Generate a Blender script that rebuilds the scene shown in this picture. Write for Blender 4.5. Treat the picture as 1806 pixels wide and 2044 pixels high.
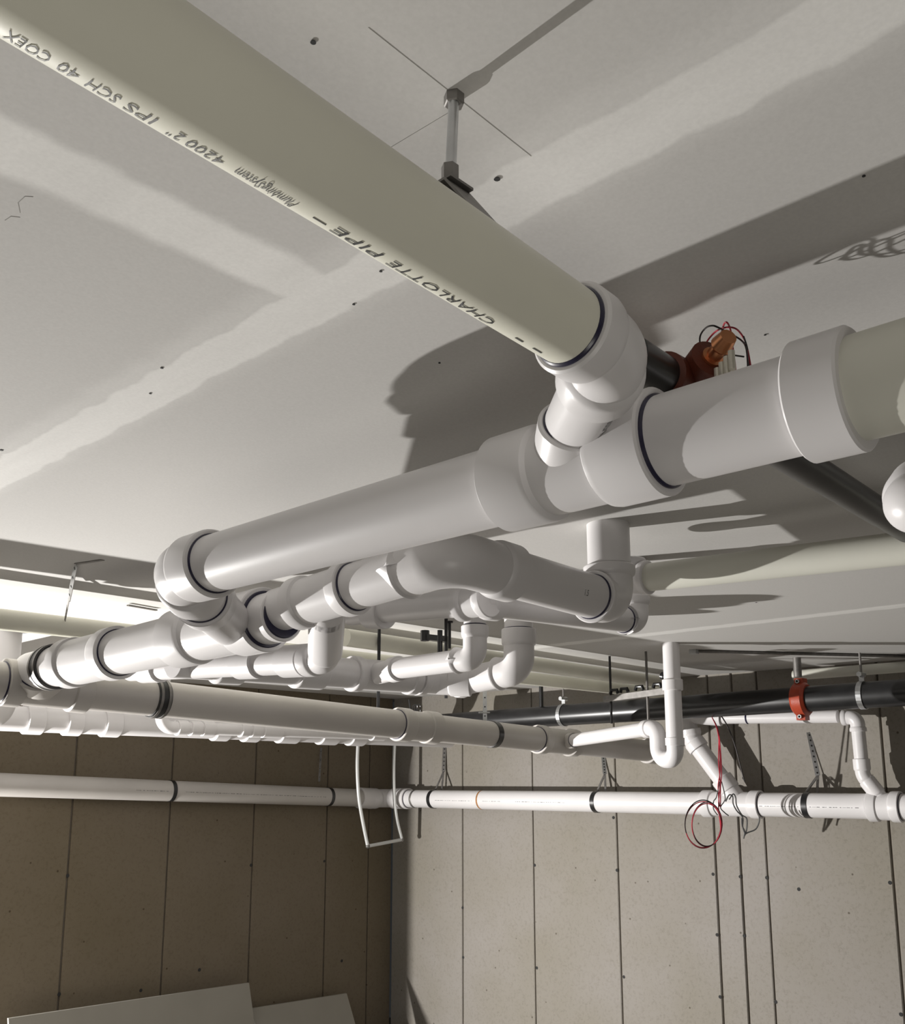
import bpy, bmesh, math, random
from math import sin, cos, tan, atan, pi, radians, sqrt
from mathutils import Vector, Matrix
random.seed(7)
for o in list(bpy.data.objects): bpy.data.objects.remove(o)
SC = bpy.context.scene
COL = SC.collection
V = Vector
ZC = 1.70            # camera height above the floor
H = 0.51            # ceiling above the camera
# ---------------------------------------------------------------- camera
F = 1850.; CX = 903.; CY = 1204.; YH = 1540.
PT = atan((YH-CY)/F); AZ = radians(43.2)
cam = bpy.data.cameras.new('camera'); camo = bpy.data.objects.new('camera', cam); COL.objects.link(camo)
cam.sensor_fit = 'AUTO'; cam.sensor_width = 36.; cam.lens = F/2044.*36.; cam.shift_y = 182./2044.
cam.clip_start = .01; cam.clip_end = 60
fwd = V((cos(PT)*cos(AZ), cos(PT)*sin(AZ), sin(PT)))
camo.location = (0, 0, ZC); camo.rotation_euler = fwd.to_track_quat('-Z', 'Y').to_euler()
SC.camera = camo
# ---------------------------------------------------------------- world, light, exposure
w = bpy.data.worlds.new('world'); SC.world = w; w.use_nodes = True
w.node_tree.nodes['Background'].inputs[0].default_value = (.9, .95, 1, 1)
w.node_tree.nodes['Background'].inputs[1].default_value = .02
def lamp(kind, name, loc, power, size, col, rot=None):
    l = bpy.data.lights.new(name, kind); l.energy = power; l.color = col
    if kind == 'POINT': l.shadow_soft_size = size
    elif kind == 'AREA': l.shape = 'DISK'; l.size = size
    o = bpy.data.objects.new(name, l); COL.objects.link(o); o.location = loc
    if rot: o.rotation_euler = rot
    return o
wl_ = lamp('SPOT', 'work_light', (.38, 4.930, ZC-.86), 1330, .02, (1, .975, .94))
wl_.data.shadow_soft_size = .02; wl_.data.spot_size = radians(152); wl_.data.spot_blend = 1
wl_.rotation_euler = V((.56, -.80, -.14)).to_track_quat('-Z', 'Y').to_euler()
lamp('AREA', 'rear_fill', (-1.6, -1.5, 1.9), 3, .6, (1, .93, .84))  # added fill, bounces off the floor behind the camera; no real fixture
sl_ = lamp('AREA', 'near_fill', (-.45, -.55, .85), 7.0, .6, (1, .96, .88)); sl_.rotation_euler = V((.85, 1.0, 1.3)).to_track_quat('-Z', 'Y').to_euler()  # added low fill to brighten the near pipe, unseen
SC.view_settings.view_transform = 'Standard'; SC.view_settings.look = 'None'
SC.view_settings.exposure = -.14; SC.view_settings.gamma = 1; SC.view_settings.use_curve_mapping = False
# ---------------------------------------------------------------- pixel rays (measured from the photograph)
def ray(px, py):
    r = (px-CX)/F; u = (CY-py)/F
    f_ = cos(PT)-u*sin(PT); up = sin(PT)+u*cos(PT)
    return V((f_*cos(AZ)+r*sin(AZ), f_*sin(AZ)-r*cos(AZ), up))
def at(px, py, d): return ray(px, py)*d
def atz(px, py, z): a = ray(px, py); return a*(z/a.z)
def atX(px, py, X): a = ray(px, py); return a*(X/a.x)
def atY(px, py, Y): a = ray(px, py); return a*(Y/a.y)
def on_line(A, B, px):
    """point of the line A-B whose image column is px"""
    def col(p):
        d = p.x*cos(PT)*cos(AZ)+p.y*cos(PT)*sin(AZ)+p.z*sin(PT)
        return (p.x*sin(AZ)-p.y*cos(AZ)), d
    k = (px-CX)/F
    a = col(A); b = col(B)
    fa = a[0]-k*a[1]; fb = b[0]-k*b[1]
    t = fa/(fa-fb)
    return A+(B-A)*t
# ---------------------------------------------------------------- materials
def nt(m):
    m.use_nodes = True; n = m.node_tree; return n, n.nodes['Principled BSDF']
def mat(name, col, rough=.5, metal=0, var=.06, scale=8, bump=.0, bscale=200, spec=.5, coat=0):
    m = bpy.data.materials.new(name); n, b = nt(m)
    b.inputs['Roughness'].default_value = rough; b.inputs['Metallic'].default_value = metal
    b.inputs['Specular IOR Level'].default_value = spec
    if coat: b.inputs['Coat Weight'].default_value = coat; b.inputs['Coat Roughness'].default_value = .12
    tc = n.nodes.new('ShaderNodeTexCoord'); no = n.nodes.new('ShaderNodeTexNoise')
    no.inputs['Scale'].default_value = scale; no.inputs['Detail'].default_value = 5
    n.links.new(tc.outputs['Object'], no.inputs['Vector'])
    rp = n.nodes.new('ShaderNodeValToRGB')
    rp.color_ramp.elements[0].position = .3; rp.color_ramp.elements[1].position = .7
    rp.color_ramp.elements[0].color = tuple(c*(1-var) for c in col)+(1,)
    rp.color_ramp.elements[1].color = tuple(min(1, c*(1+var)) for c in col)+(1,)
    n.links.new(no.outputs['Fac'], rp.inputs['Fac']); n.links.new(rp.outputs['Color'], b.inputs['Base Color'])
    if bump:
        n2 = n.nodes.new('ShaderNodeTexNoise'); n2.inputs['Scale'].default_value = bscale; n2.inputs['Detail'].default_value = 4
        n.links.new(tc.outputs['Object'], n2.inputs['Vector'])
        bp = n.nodes.new('ShaderNodeBump'); bp.inputs['Strength'].default_value = bump; bp.inputs['Distance'].default_value = .002
        n.links.new(n2.outputs['Fac'], bp.inputs['Height']); n.links.new(bp.outputs['Normal'], b.inputs['Normal'])
    return m
M = {}
M['pvc'] = mat('white_pvc', (.72, .703, .706), .34, var=.03, scale=5, spec=.45)
M['shadepvc'] = mat('shaded_white_pvc', (.50, .475, .45), .4, var=.05, scale=4)  # white pvc darkened: the shade on the back pipes is in the colour
M['cream'] = mat('cream_pvc', (.76, .75, .645), .38, var=.07, scale=4, spec=.4)
M['ivory'] = mat('ivory_pvc', (.68, .675, .60), .42, var=.05, scale=5)
M['primer'] = mat('purple_primer', (.02, .018, .045), .3, var=.2, scale=60)
M['ink'] = mat('grey_ink', (.10, .10, .095), .6, var=.3, scale=200)
M['inkdark'] = mat('black_ink', (.03, .03, .03), .6, var=.2, scale=200)
M['black'] = mat('black_steel', (.013, .013, .014), .33, metal=.0, var=.3, scale=20, spec=.6)
M['rubber'] = mat('black_rubber', (.02, .02, .02), .5, var=.2, scale=30)
M['zinc'] = mat('zinc_steel', (.55, .56, .57), .32, metal=.9, var=.12, scale=40)
M['dull'] = mat('dull_steel', (.22, .21, .20), .5, metal=.6, var=.2, scale=40)
M['red'] = mat('red_paint', (.42, .06, .025), .35, var=.12, scale=30, bump=.2)
M['rust'] = mat('rust_red_iron', (.14, .032, .016), .5, var=.25, scale=30, bump=.3)
M['copper'] = mat('copper', (.75, .33, .16), .3, metal=.9, var=.1, scale=30)
M['brass'] = mat('brass_and_white', (.75, .72, .62), .35, metal=.3, var=.15, scale=60)
M['redwire'] = mat('red_wire', (.42, .03, .05), .35, var=.15, scale=50)
M['greywire'] = mat('grey_wire', (.10, .10, .10), .4, var=.2, scale=50)
M['blackwire'] = mat('black_wire', (.02, .015, .015), .4, var=.2, scale=50)
M['stain'] = mat('rust_stain', (.35, .16, .05), .7, var=.35, scale=90)
M['board'] = mat('drywall_board', (.30, .285, .25), .8, var=.04, scale=4)
M['tube'] = mat('translucent_white_tube', (.70, .71, .70), .4, var=.05, scale=10)
M['floor'] = mat('concrete_floor', (.20, .19, .175), .85, var=.15, scale=2, bump=.3, bscale=40)
M['pencil'] = mat('pencil_mark', (.34, .33, .31), .9, var=.2, scale=30)
M['hole'] = mat('dark_screw_hole', (.03, .03, .03), .9, var=.1)
M['putty'] = mat('grey_firestop_putty', (.25, .22, .19), .8, var=.2, scale=60, bump=.5)

def concrete(name, base):
    m = bpy.data.materials.new(name); n, b = nt(m)
    b.inputs['Roughness'].default_value = .85; b.inputs['Specular IOR Level'].default_value = .2
    g = n.nodes.new('ShaderNodeNewGeometry')
    def noise(s, d, ro=.5):
        x = n.nodes.new('ShaderNodeTexNoise'); x.inputs['Scale'].default_value = s; x.inputs['Detail'].default_value = d
        x.inputs['Roughness'].default_value = ro; n.links.new(g.outputs['Position'], x.inputs['Vector']); return x
    a = noise(1.6, 5); r1 = n.nodes.new('ShaderNodeValToRGB')
    r1.color_ramp.elements[0].position = .32; r1.color_ramp.elements[1].position = .68
    r1.color_ramp.elements[0].color = (base[0]*.92, base[1]*.91, base[2]*.85, 1)
    r1.color_ramp.elements[1].color = (base[0]*1.06, base[1]*1.06, base[2]*1.08, 1)
    n.links.new(a.outputs['Fac'], r1.inputs['Fac'])
    f = noise(70, 6, .7); r2 = n.nodes.new('ShaderNodeValToRGB')
    r2.color_ramp.elements[0].position = .28; r2.color_ramp.elements[1].position = .5
    r2.color_ramp.elements[0].color = (.80, .79, .77, 1); r2.color_ramp.elements[1].color = (1, 1, 1, 1)
    n.links.new(f.outputs['Fac'], r2.inputs['Fac'])
    p = n.nodes.new('ShaderNodeTexVoronoi'); p.inputs['Scale'].default_value = 9; n.links.new(g.outputs['Position'], p.inputs['Vector'])
    r3 = n.nodes.new('ShaderNodeValToRGB'); r3.color_ramp.elements[0].position = .035; r3.color_ramp.elements[1].position = .06
    r3.color_ramp.elements[0].color = (.45, .42, .38, 1); r3.color_ramp.elements[1].color = (1, 1, 1, 1)
    n.links.new(p.outputs['Distance'], r3.inputs['Fac'])
    def mul(x, y):
        k = n.nodes.new('ShaderNodeMix'); k.data_type = 'RGBA'; k.blend_type = 'MULTIPLY'; k.inputs[0].default_value = 1
        n.links.new(x, k.inputs[6]); n.links.new(y, k.inputs[7]); return k.outputs[2]
    c = mul(mul(r1.outputs['Color'], r2.outputs['Color']), r3.outputs['Color'])
    n.links.new(c, b.inputs['Base Color'])
    bp = n.nodes.new('ShaderNodeBump'); bp.inputs['Strength'].default_value = .35; bp.inputs['Distance'].default_value = .003
    n.links.new(f.outputs['Fac'], bp.inputs['Height']); n.links.new(bp.outputs['Normal'], b.inputs['Normal'])
    return m
M['wallL'] = concrete('shaded_formed_concrete', (.18, .15, .11))  # same concrete as the right wall, its shade painted in as darker colour
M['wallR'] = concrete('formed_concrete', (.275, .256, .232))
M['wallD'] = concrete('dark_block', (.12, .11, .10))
M['seam'] = mat('dark_joint_filler', (.15, .13, .105), .9, var=.25, scale=12)

def ceiling_mat():
    m = bpy.data.materials.new('taped_gypsum_board'); n, b = nt(m)
    b.inputs['Roughness'].default_value = .8; b.inputs['Specular IOR Level'].default_value = .15
    g = n.nodes.new('ShaderNodeNewGeometry'); sp = n.nodes.new('ShaderNodeSeparateXYZ'); n.links.new(g.outputs['Position'], sp.inputs[0])
    def noise(s, d, vec=None):
        x = n.nodes.new('ShaderNodeTexNoise'); x.inputs['Scale'].default_value = s; x.inputs['Detail'].default_value = d
        n.links.new(vec or g.outputs['Position'], x.inputs['Vector']); return x.outputs['Fac']
    def mth(op, a, b_, c=None):
        k = n.nodes.new('ShaderNodeMath'); k.operation = op
        for i, q in enumerate((a, b_, c)):
            if q is None: continue
            if isinstance(q, (int, float)): k.inputs[i].default_value = q
            else: n.links.new(q, k.inputs[i])
        return k.outputs[0]
    def ss(x, lo, hi):
        k = n.nodes.new('ShaderNodeMapRange'); k.interpolation_type = 'SMOOTHSTEP'
        n.links.new(x, k.inputs[0]); k.inputs[1].default_value = lo; k.inputs[2].default_value = hi
        k.inputs[3].default_value = 1; k.inputs[4].default_value = 0; return k.outputs[0]
    X, Y = sp.outputs[0], sp.outputs[1]
    wob = mth('MULTIPLY', mth('SUBTRACT', noise(14, 6), .5), .030)
    wob2 = mth('MULTIPLY', mth('SUBTRACT', noise(3, 2), .5), .010)
    mask = None
    def band(coord, c, hw, soft):
        d = mth('ABSOLUTE', mth('ADD', mth('SUBTRACT', coord, c), mth('ADD', wob, wob2)), 0)
        return ss(d, hw-soft, hw+soft)
    bandA = band(X, JA, .034, .005); wideA = band(X, JA-.01, .052, .02)
    bandB = band(X, JB, .035, .012)
    butt = band(Y, JY, .037, .010); buttw = mth('MULTIPLY', butt, ss(X, JA-.02, JA+.02))
    mask = mth('MAXIMUM', mth('MAXIMUM', bandA, mth('MULTIPLY', wideA, .35)), mth('MAXIMUM', mth('MULTIPLY', bandB, .9), buttw))
    smear = ss(noise(1.7, 4), .34, .40)
    smear = mth('MULTIPLY', smear, .0)
    mask = mth('MAXIMUM', mask, smear)
    str_ = n.nodes.new('ShaderNodeMapping'); str_.inputs['Scale'].default_value = (22, 3, 1); n.links.new(g.outputs['Position'], str_.inputs['Vector'])
    streak = noise(1.0, 5, str_.outputs[0])
    mask = mth('MULTIPLY', mask, mth('ADD', mth('MULTIPLY', streak, .6), .55))
    mx = n.nodes.new('ShaderNodeMix'); mx.data_type = 'RGBA'; n.links.new(mask, mx.inputs[0])
    mx.inputs[6].default_value = (.60, .588, .568, 1); mx.inputs[7].default_value = (.86, .85, .825, 1)
    gr = noise(260, 3); rp = n.nodes.new('ShaderNodeValToRGB')
    rp.color_ramp.elements[0].position = .25; rp.color_ramp.elements[1].position = .7
    rp.color_ramp.elements[0].color = (.93, .93, .93, 1); rp.color_ramp.elements[1].color = (1.0, 1.0, 1.0, 1)
    n.links.new(gr, rp.inputs['Fac'])
    k = n.nodes.new('ShaderNodeMix'); k.data_type = 'RGBA'; k.blend_type = 'MULTIPLY'; k.inputs[0].default_value = 1
    n.links.new(mx.outputs[2], k.inputs[6]); n.links.new(rp.outputs['Color'], k.inputs[7]); n.links.new(k.outputs[2], b.inputs['Base Color'])
    bp = n.nodes.new('ShaderNodeBump'); bp.inputs['Strength'].default_value = .12; bp.inputs['Distance'].default_value = .002
    n.links.new(streak, bp.inputs['Height']); n.links.new(bp.outputs['Normal'], b.inputs['Normal'])
    return m
JA = .591; JB = 3.04; JY = .741
M['ceil'] = ceiling_mat()
# ---------------------------------------------------------------- object helpers
def tag(o, label=None, cat=None, group=None, kind=None):
    if label: o['label'] = label
    if cat: o['category'] = cat
    if group: o['group'] = group
    if kind: o['kind'] = kind
    return o
LOC = {}
def root(name, loc, label, cat, group=None, kind=None):
    o = bpy.data.objects.new(name, None); COL.objects.link(o); o.empty_display_size = .05
    p = V(loc)+V((0, 0, ZC)); o.location = p; LOC[o] = p
    return tag(o, label, cat, group, kind)
def build(name, bm, m, parent=None, smooth=True, org=None, label=None):
    """link a bmesh (camera-relative coordinates) as one mesh object"""
    if parent is not None: base = LOC[parent]-V((0, 0, ZC))
    else:
        base = V(org) if org is not None else sum((v.co for v in bm.verts), V())/max(1, len(bm.verts))
    for v in bm.verts: v.co -= base
    bmesh.ops.recalc_face_normals(bm, faces=bm.faces[:])
    me = bpy.data.meshes.new(name); bm.to_mesh(me); bm.free()
    if smooth:
        for p in me.polygons: p.use_smooth = True
        try: me.set_sharp_from_angle(angle=radians(35))
        except Exception: pass
    o = bpy.data.objects.new(name, me); COL.objects.link(o); me.materials.append(M[m] if isinstance(m, str) else m)
    if parent is not None: o.parent = parent; LOC[o] = LOC[parent]
    else: o.location = base+V((0, 0, ZC)); LOC[o] = base+V((0, 0, ZC))
    if label: o['label'] = label
    return o
def sweep(bm, pts, rad, seg=40, cap=True):
    pts = [V(p) for p in pts]; n = len(pts)
    if not hasattr(rad, '__len__'): rad = [rad]*n
    tang = []
    for i in range(n):
        a = pts[i]-pts[i-1] if i else None; b = pts[i+1]-pts[i] if i < n-1 else None
        if a is not None and a.length < 1e-7: a = None
        if b is not None and b.length < 1e-7: b = None
        t = V()
        if a is not None: t += a.normalized()
        if b is not None: t += b.normalized()
        tang.append(t)
    last = None
    for i in range(n):
        if tang[i].length < 1e-6: tang[i] = last if last is not None else next(t for t in tang if t.length > 1e-6)
        tang[i].normalize(); last = tang[i]
    up = V((0, 0, 1)) if abs(tang[0].z) < .9 else V((1, 0, 0))
    u = (up-tang[0]*up.dot(tang[0])).normalized(); rings = []
    for i in range(n):
        u = (u-tang[i]*u.dot(tang[i])).normalized(); w_ = tang[i].cross(u)
        rings.append([bm.verts.new(pts[i]+(u*cos(2*pi*k/seg)+w_*sin(2*pi*k/seg))*rad[i]) for k in range(seg)])
    for i in range(n-1):
        for k in range(seg):
            bm.faces.new((rings[i][k], rings[i][(k+1) % seg], rings[i+1][(k+1) % seg], rings[i+1][k]))
    if cap:
        bm.faces.new(rings[0][::-1]); bm.faces.new(rings[-1])
def fillet(pts, R, n=8):
    pts = [V(p) for p in pts]; out = [pts[0]]
    for i in range(1, len(pts)-1):
        a = (pts[i-1]-pts[i]); b = (pts[i+1]-pts[i]); la, lb = a.length, b.length; a.normalize(); b.normalize()
        ang = a.angle(b); r = R[i-1] if hasattr(R, '__len__') else R
        t = min(r/tan(ang/2), la*.49, lb*.49); r = t*tan(ang/2)
        c = pts[i]+(a+b).normalized()*(r/sin(ang/2)); p0 = pts[i]+a*t; p1 = pts[i]+b*t
        va = (p0-c); vb = (p1-c); tot = va.angle(vb); ax = va.cross(vb).normalized()
        for k in range(n+1): out.append(c+Matrix.Rotation(tot*k/n, 3, ax) @ va)
    out.append(pts[-1]); return out
def box(bm, c, sx, sy, sz, rot=None):
    r = bmesh.ops.create_cube(bm, size=1)['verts']
    for v in r:
        v.co = V((v.co.x*sx, v.co.y*sy, v.co.z*sz))
        if rot is not None: v.co = rot @ v.co
        v.co += V(c)
    return r
def slab(bm, A, B, width, thick, side):
    """flat strip from A to B, width across 'side' direction"""
    A = V(A); B = V(B); d = (B-A).normalized(); s = V(side); s = (s-d*s.dot(d)).normalized(); t = d.cross(s)
    vs = []
    for P in (A, B):
        for i, j in ((-1, -1), (1, -1), (1, 1), (-1, 1)): vs.append(bm.verts.new(P+s*i*width/2+t*j*thick/2))
    for f in ((0, 1, 2, 3), (7, 6, 5, 4), (0, 4, 5, 1), (1, 5, 6, 2), (2, 6, 7, 3), (3, 7, 4, 0)): bm.faces.new([vs[k] for k in f])
# ---- plumbing parts
OD = {1.25: .0422, 1.5: .0483, 2: .0603, 3: .0889, 4: .1143}
def HR(r): return r*1.165+.0018
def pipe(A, B, r, par, m='pvc', name='pipe', seg=48, label=None):
    bm = bmesh.new(); sweep(bm, [A, B], r, seg); return build(name, bm, m, par, label=label)
def ring(P, d, r, par, w=.0035, m='primer', name='primer_ring', h=None):
    """thin band of primer smeared on the pipe where it enters a socket"""
    d = V(d).normalized(); bm = bmesh.new(); h = h or r*.03+.0009
    P = V(P); sweep(bm, [P-d*w*.5, P-d*w*.25, P+d*w*.5, P+d*w], [r+h*.3, r+h, r+h, r+h*.3], 56); return build(name, bm, m, par)
def hubprofile(L, r, inner, first=True):
    return
def socket_pts(P, d, L, r, rb):
    """points from the open face P along d (into the fitting): rim, socket, shoulder"""
    d = V(d).normalized(); P = V(P); c = .0022
    return [P, P+d*.0001, P+d*c, P+d*(L-.006), P+d*L, P+d*(L+.004)], [r+.0012, HR(r)-c, HR(r), HR(r), HR(r)-.0015, rb]
def elbow(C, dA, dB, r, par, R=None, L=None, name='elbow', m='pvc', rings=(True, True), hubs=(True, True), legs=None, seg=48):
    """elbow with corner at C; open faces lie along dA and dB"""
    C = V(C); dA = V(dA).normalized(); dB = V(dB).normalized(); ang = dA.angle(dB)
    R = R or r*1.9; L = L or r*1.05; t = R/tan(ang/2); rb = r*1.07
    la = legs[0] if legs else t+L+.004; lb = legs[1] if legs else t+L+.004
    arc = fillet([C+dA*la, C, C+dB*lb], R, 12)[1:-1]
    bm = bmesh.new()
    if hubs[0]: pa, ra = socket_pts(C+dA*la, -dA, la-t-.004, r, rb)
    else: pa, ra = [C+dA*la], [r]
    if hubs[1]: pb, rb_ = socket_pts(C+dB*lb, -dB, lb-t-.004, r, rb)
    else: pb, rb_ = [C+dB*lb], [r]
    sweep(bm, pa+arc+pb[::-1], ra+[rb]*len(arc)+rb_[::-1], seg)
    o = build(name, bm, m, par)
    if rings[0]: ring(C+dA*la, dA, r, o)
    if rings[1]: ring(C+dB*lb, dB, r, o)
    return o
def straight(A, B, r, par, name='coupling', L=None, body=None, m='pvc', rings=(True, True), arms=(), seg=48, rA=None, rB=None, hubs=(True, True)):
    """coupling, tee or wye body between faces A and B, arms = [(point on axis, direction, reach, radius, ring)]"""
    A = V(A); B = V(B); d = (B-A).normalized(); bm = bmesh.new(); n = (B-A).length
    rA = rA or r; rB = rB or r
    if body is None and not arms:
        pa, ra = [A, A+d*.0001, A+d*.0022, B-d*.0022, B-d*.0001, B], [rA+.001, HR(r)-.002, HR(r), HR(r), HR(r)-.002, rB+.001]
    else:
        rb = body or r*1.06; L = L or r*1.0
        p1, r1 = socket_pts(A, d, L, rA, rb); p2, r2 = socket_pts(B, -d, L, rB, rb)
        if not hubs[0]: p1, r1 = [A], [rA]
        if not hubs[1]: p2, r2 = [B], [rB]
        pa = p1+p2[::-1]; ra = r1+r2[::-1]
    sweep(bm, pa, ra, seg)
    for (P, da, reach, r3, rg) in arms:
        da = V(da).normalized(); P = V(P); pf = P+da*reach
        ps, rs = socket_pts(pf, -da, min(r3*1.5, reach*.6), r3, r3*1.06)
        sweep(bm, ps+[P], rs+[r3*1.06], seg)
    o = build(name, bm, m, par)
    if rings[0]: ring(A, -d, rA, o)
    if rings[1]: ring(B, d, rB, o)
    for (P, da, reach, r3, rg) in arms:
        if rg: ring(V(P)+V(da).normalized()*reach, V(da), r3, o)
    return o
def clamp(P, d, r, par, w=.022, m='rubber', name='hanger_ring'):
    d = V(d).normalized(); P = V(P); bm = bmesh.new()
    sweep(bm, [P-d*w/2, P-d*w/2, P+d*w/2, P+d*w/2], [r+.0003, r+.003, r+.003, r+.0003], 48); return build(name, bm, m, par)
def band_clamp(P, d, r, par, w=.05):
    d = V(d).normalized(); P = V(P); bm = bmesh.new()
    sweep(bm, [P-d*w/2, P-d*w/2, P-d*w*.4, P+d*w*.4, P+d*w/2, P+d*w/2], [r, r+.004, r+.006, r+.006, r+.004, r], 48)
    o = build('rubber_coupling', bm, 'rubber', par)
    for s in (-.3, .3):
        bm = bmesh.new(); sweep(bm, [P+d*w*(s-.1), P+d*w*(s-.1), P+d*w*(s+.1), P+d*w*(s+.1)], [r+.005, r+.0075, r+.0075, r+.005], 48)
        build('steel_band', bm, 'dull', o)
    return o
def text_on_pipe(s, P, d, up, r, size, m, par, name='lettering', length=None, mirror=False, italic=0):
    """flat print wrapped on a pipe: starts at P (on the axis), runs along d, the middle of the line faces 'up'"""
    cu = bpy.data.curves.new('t', 'FONT'); cu.body = s; cu.size = 1; cu.shear = italic; cu.resolution_u = 2
    to = bpy.data.objects.new('t', cu); COL.objects.link(to)
    bpy.context.view_layer.update()
    dg = bpy.context.evaluated_depsgraph_get(); me = bpy.data.meshes.new_from_object(to.evaluated_get(dg))
    bpy.data.objects.remove(to)
    bm = bmesh.new(); bm.from_mesh(me); bpy.data.meshes.remove(me)
    if not bm.verts: return
    x0 = min(v.co.x for v in bm.verts); x1 = max(v.co.x for v in bm.verts)
    y0 = 0; y1 = .7
    k = (length/(x1-x0)) if length else size
    d = V(d).normalized(); u = V(up); u = (u-d*u.dot(d)).normalized(); sd = u.cross(d)  # letter-up direction around pipe
    P = V(P)
    for v in bm.verts:
        a = ((v.co.y-(y0+y1)/2)/.7*size)/r
        v.co = P+d*((v.co.x-x0)*k)+(u*cos(a)+sd*sin(a))*(r+.0004)
    return build(name, bm, m, par, smooth=False)
def dashes(A, B, r, up, par, m='ink', n=20, name='print_line', w=.0022):
    """the small inked legend along a pipe, too fine to read"""
    A = V(A); B = V(B); d = (B-A).normalized(); L = (B-A).length; u = V(up); u = (u-d*u.dot(d)).normalized(); s = d.cross(u)
    bm = bmesh.new(); x = 0
    while x < L:
        l = random.uniform(.004, .018); g = random.choice((.003, .006, .012))
        if x+l > L: break
        P = A+d*(x+l/2)+u*(r+.0003); slab(bm, P-d*l/2, P+d*l/2, w*random.uniform(.6, 1.3), .0003, s); x += l+g
    o = build(name, bm, m, par, smooth=False); o['kind'] = 'stuff'; return o
XD = V((1, 0, 0)); YD = V((0, 1, 0)); ZD = V((0, 0, 1)); DG = V((1, 1, 0)).normalized()
# ================================================================ THE SETTING
def plate(name, c, sx, sy, sz, m, kind='structure'):
    bm = bmesh.new(); box(bm, c, sx, sy, sz); o = build(name, bm, m, smooth=False, org=c); o['kind'] = kind; return o
XW = 4.55; YW = 4.85; XE = 1.6
cl = plate('ceiling', (.05, 2.2, H+.05), 9.4, 11, .1, 'ceil')
plate('floor', (.05, 2.2, -ZC-.05), 9.4, 11, .1, 'floor')
def panel_wall(name, axis, cuts, at_, m, m2):
    lo, hi = cuts[0], cuts[-1]; zc = (H-ZC)/2; hz = H+ZC
    if axis == 'x': c = ((lo+hi)/2, at_+.10, zc); s = (hi-lo, .18, hz)
    else: c = (at_+.10, (lo+hi)/2, zc); s = (.18, hi-lo, hz)
    w_ = plate(name, c, *s, m2)
    LOC[w_] = V(c)+V((0, 0, ZC))
    for a, b in zip(cuts[:-1], cuts[1:]):
        bm = bmesh.new(); g = .0045; off = random.uniform(-.0015, .0015); ch = .004
        def P(t, dpt, z): return V((t, at_+dpt, z)) if axis == 'x' else V((at_+dpt, t, z))
        a2, b2 = a+g, b-g; z0, z1 = -ZC, H
        q = [(a2, .012), (a2, ch), (a2+ch, off), (b2-ch, off), (b2, ch), (b2, .012)]
        lo_ = [bm.verts.new(P(t, d, z0)) for t, d in q]; hi_ = [bm.verts.new(P(t, d, z1)) for t, d in q]
        for i in range(6): bm.faces.new((lo_[i], lo_[(i+1) % 6], hi_[(i+1) % 6], hi_[i]))
        bm.faces.new(lo_); bm.faces.new(hi_[::-1])
        build('panel', bm, m, w_, smooth=False)
    return w_
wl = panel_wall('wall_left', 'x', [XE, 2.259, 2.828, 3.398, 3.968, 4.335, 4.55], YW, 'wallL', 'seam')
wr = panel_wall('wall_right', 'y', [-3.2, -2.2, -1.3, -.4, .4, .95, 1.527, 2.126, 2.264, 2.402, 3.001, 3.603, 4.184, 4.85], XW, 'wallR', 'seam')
for cx, cz in ((wl, 0), (wr, 0)): pass
plate('wall_rear', (-4.6, 2.2, (H-ZC)/2), .1, 11, H+ZC, 'wallD')
plate('wall_near', (.05, -3.25, (H-ZC)/2), 9.4, .1, H+ZC, 'wallD')
plate('wall_far', (.05, 7.65, (H-ZC)/2), 9.4, .1, H+ZC, 'wallR')
# form-tie holes down the joints of both walls
def spot(name, P, n, r, par, m='hole'):
    bm = bmesh.new(); n = V(n); P = V(P); sweep(bm, [P, P+n*.0008], [r, r*.8], 10); return build(name, bm, m, par, smooth=False)
for px, py in ((1224, 1632), (1231, 1737), (1245, 1950), (1423, 1745), (1431, 1866), (1437, 1990), (1477, 1750), (1485, 1868), (1530, 1752), (1548, 2000), (1776, 1762), (1798, 2025),
               (1067, 1727), (1071, 1932), (1594, 1775), (924, 1911), (923, 1812)):
    spot('tie_hole', atX(px, py, XW-.0008), (-1, 0, 0), .009, wr)
for px, py in ((135, 1748), (501, 1727), (647, 1719), (281, 1977), (398, 1936), (682, 1918), (118, 1985)):
    spot('tie_hole', atY(px, py, YW-.0008), (0, -1, 0), .010, wl)
LOC[cl] = V((.05, 2.2, H+.05+ZC))
for px, py, r in ((625, 85, .0022), (992, 358, .003), (323, 735, .0022), (3, 899, .003), (300, 786, .002), (706, 608, .0018), (760, 542, .0018), (1724, 352, .0016), (1527, 669, .0016), (877, 725, .0016), (1509, 1203, .003)):
    P = atz(px, py, H-.0009); spot('screw_hole', P, (0, 0, 1), r, cl)
def pencil(pts, wd=.00035):
    bm = bmesh.new()
    for a, b in zip(pts[:-1], pts[1:]):
        A = atz(*a, H-.00015); B = atz(*b, H-.00015); slab(bm, A, B, wd, .0002, (B-A).cross(ZD))
    return build('pencil_line', bm, 'pencil', cl, smooth=False)
pencil([(735, 55), (1060, 312)]); pencil([(900, 222), (770, 300)])
pencil([(40, 425), (36, 405), (50, 392), (66, 393)], .0006); pencil([(10, 440), (22, 432), (40, 434)], .0006)

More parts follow.
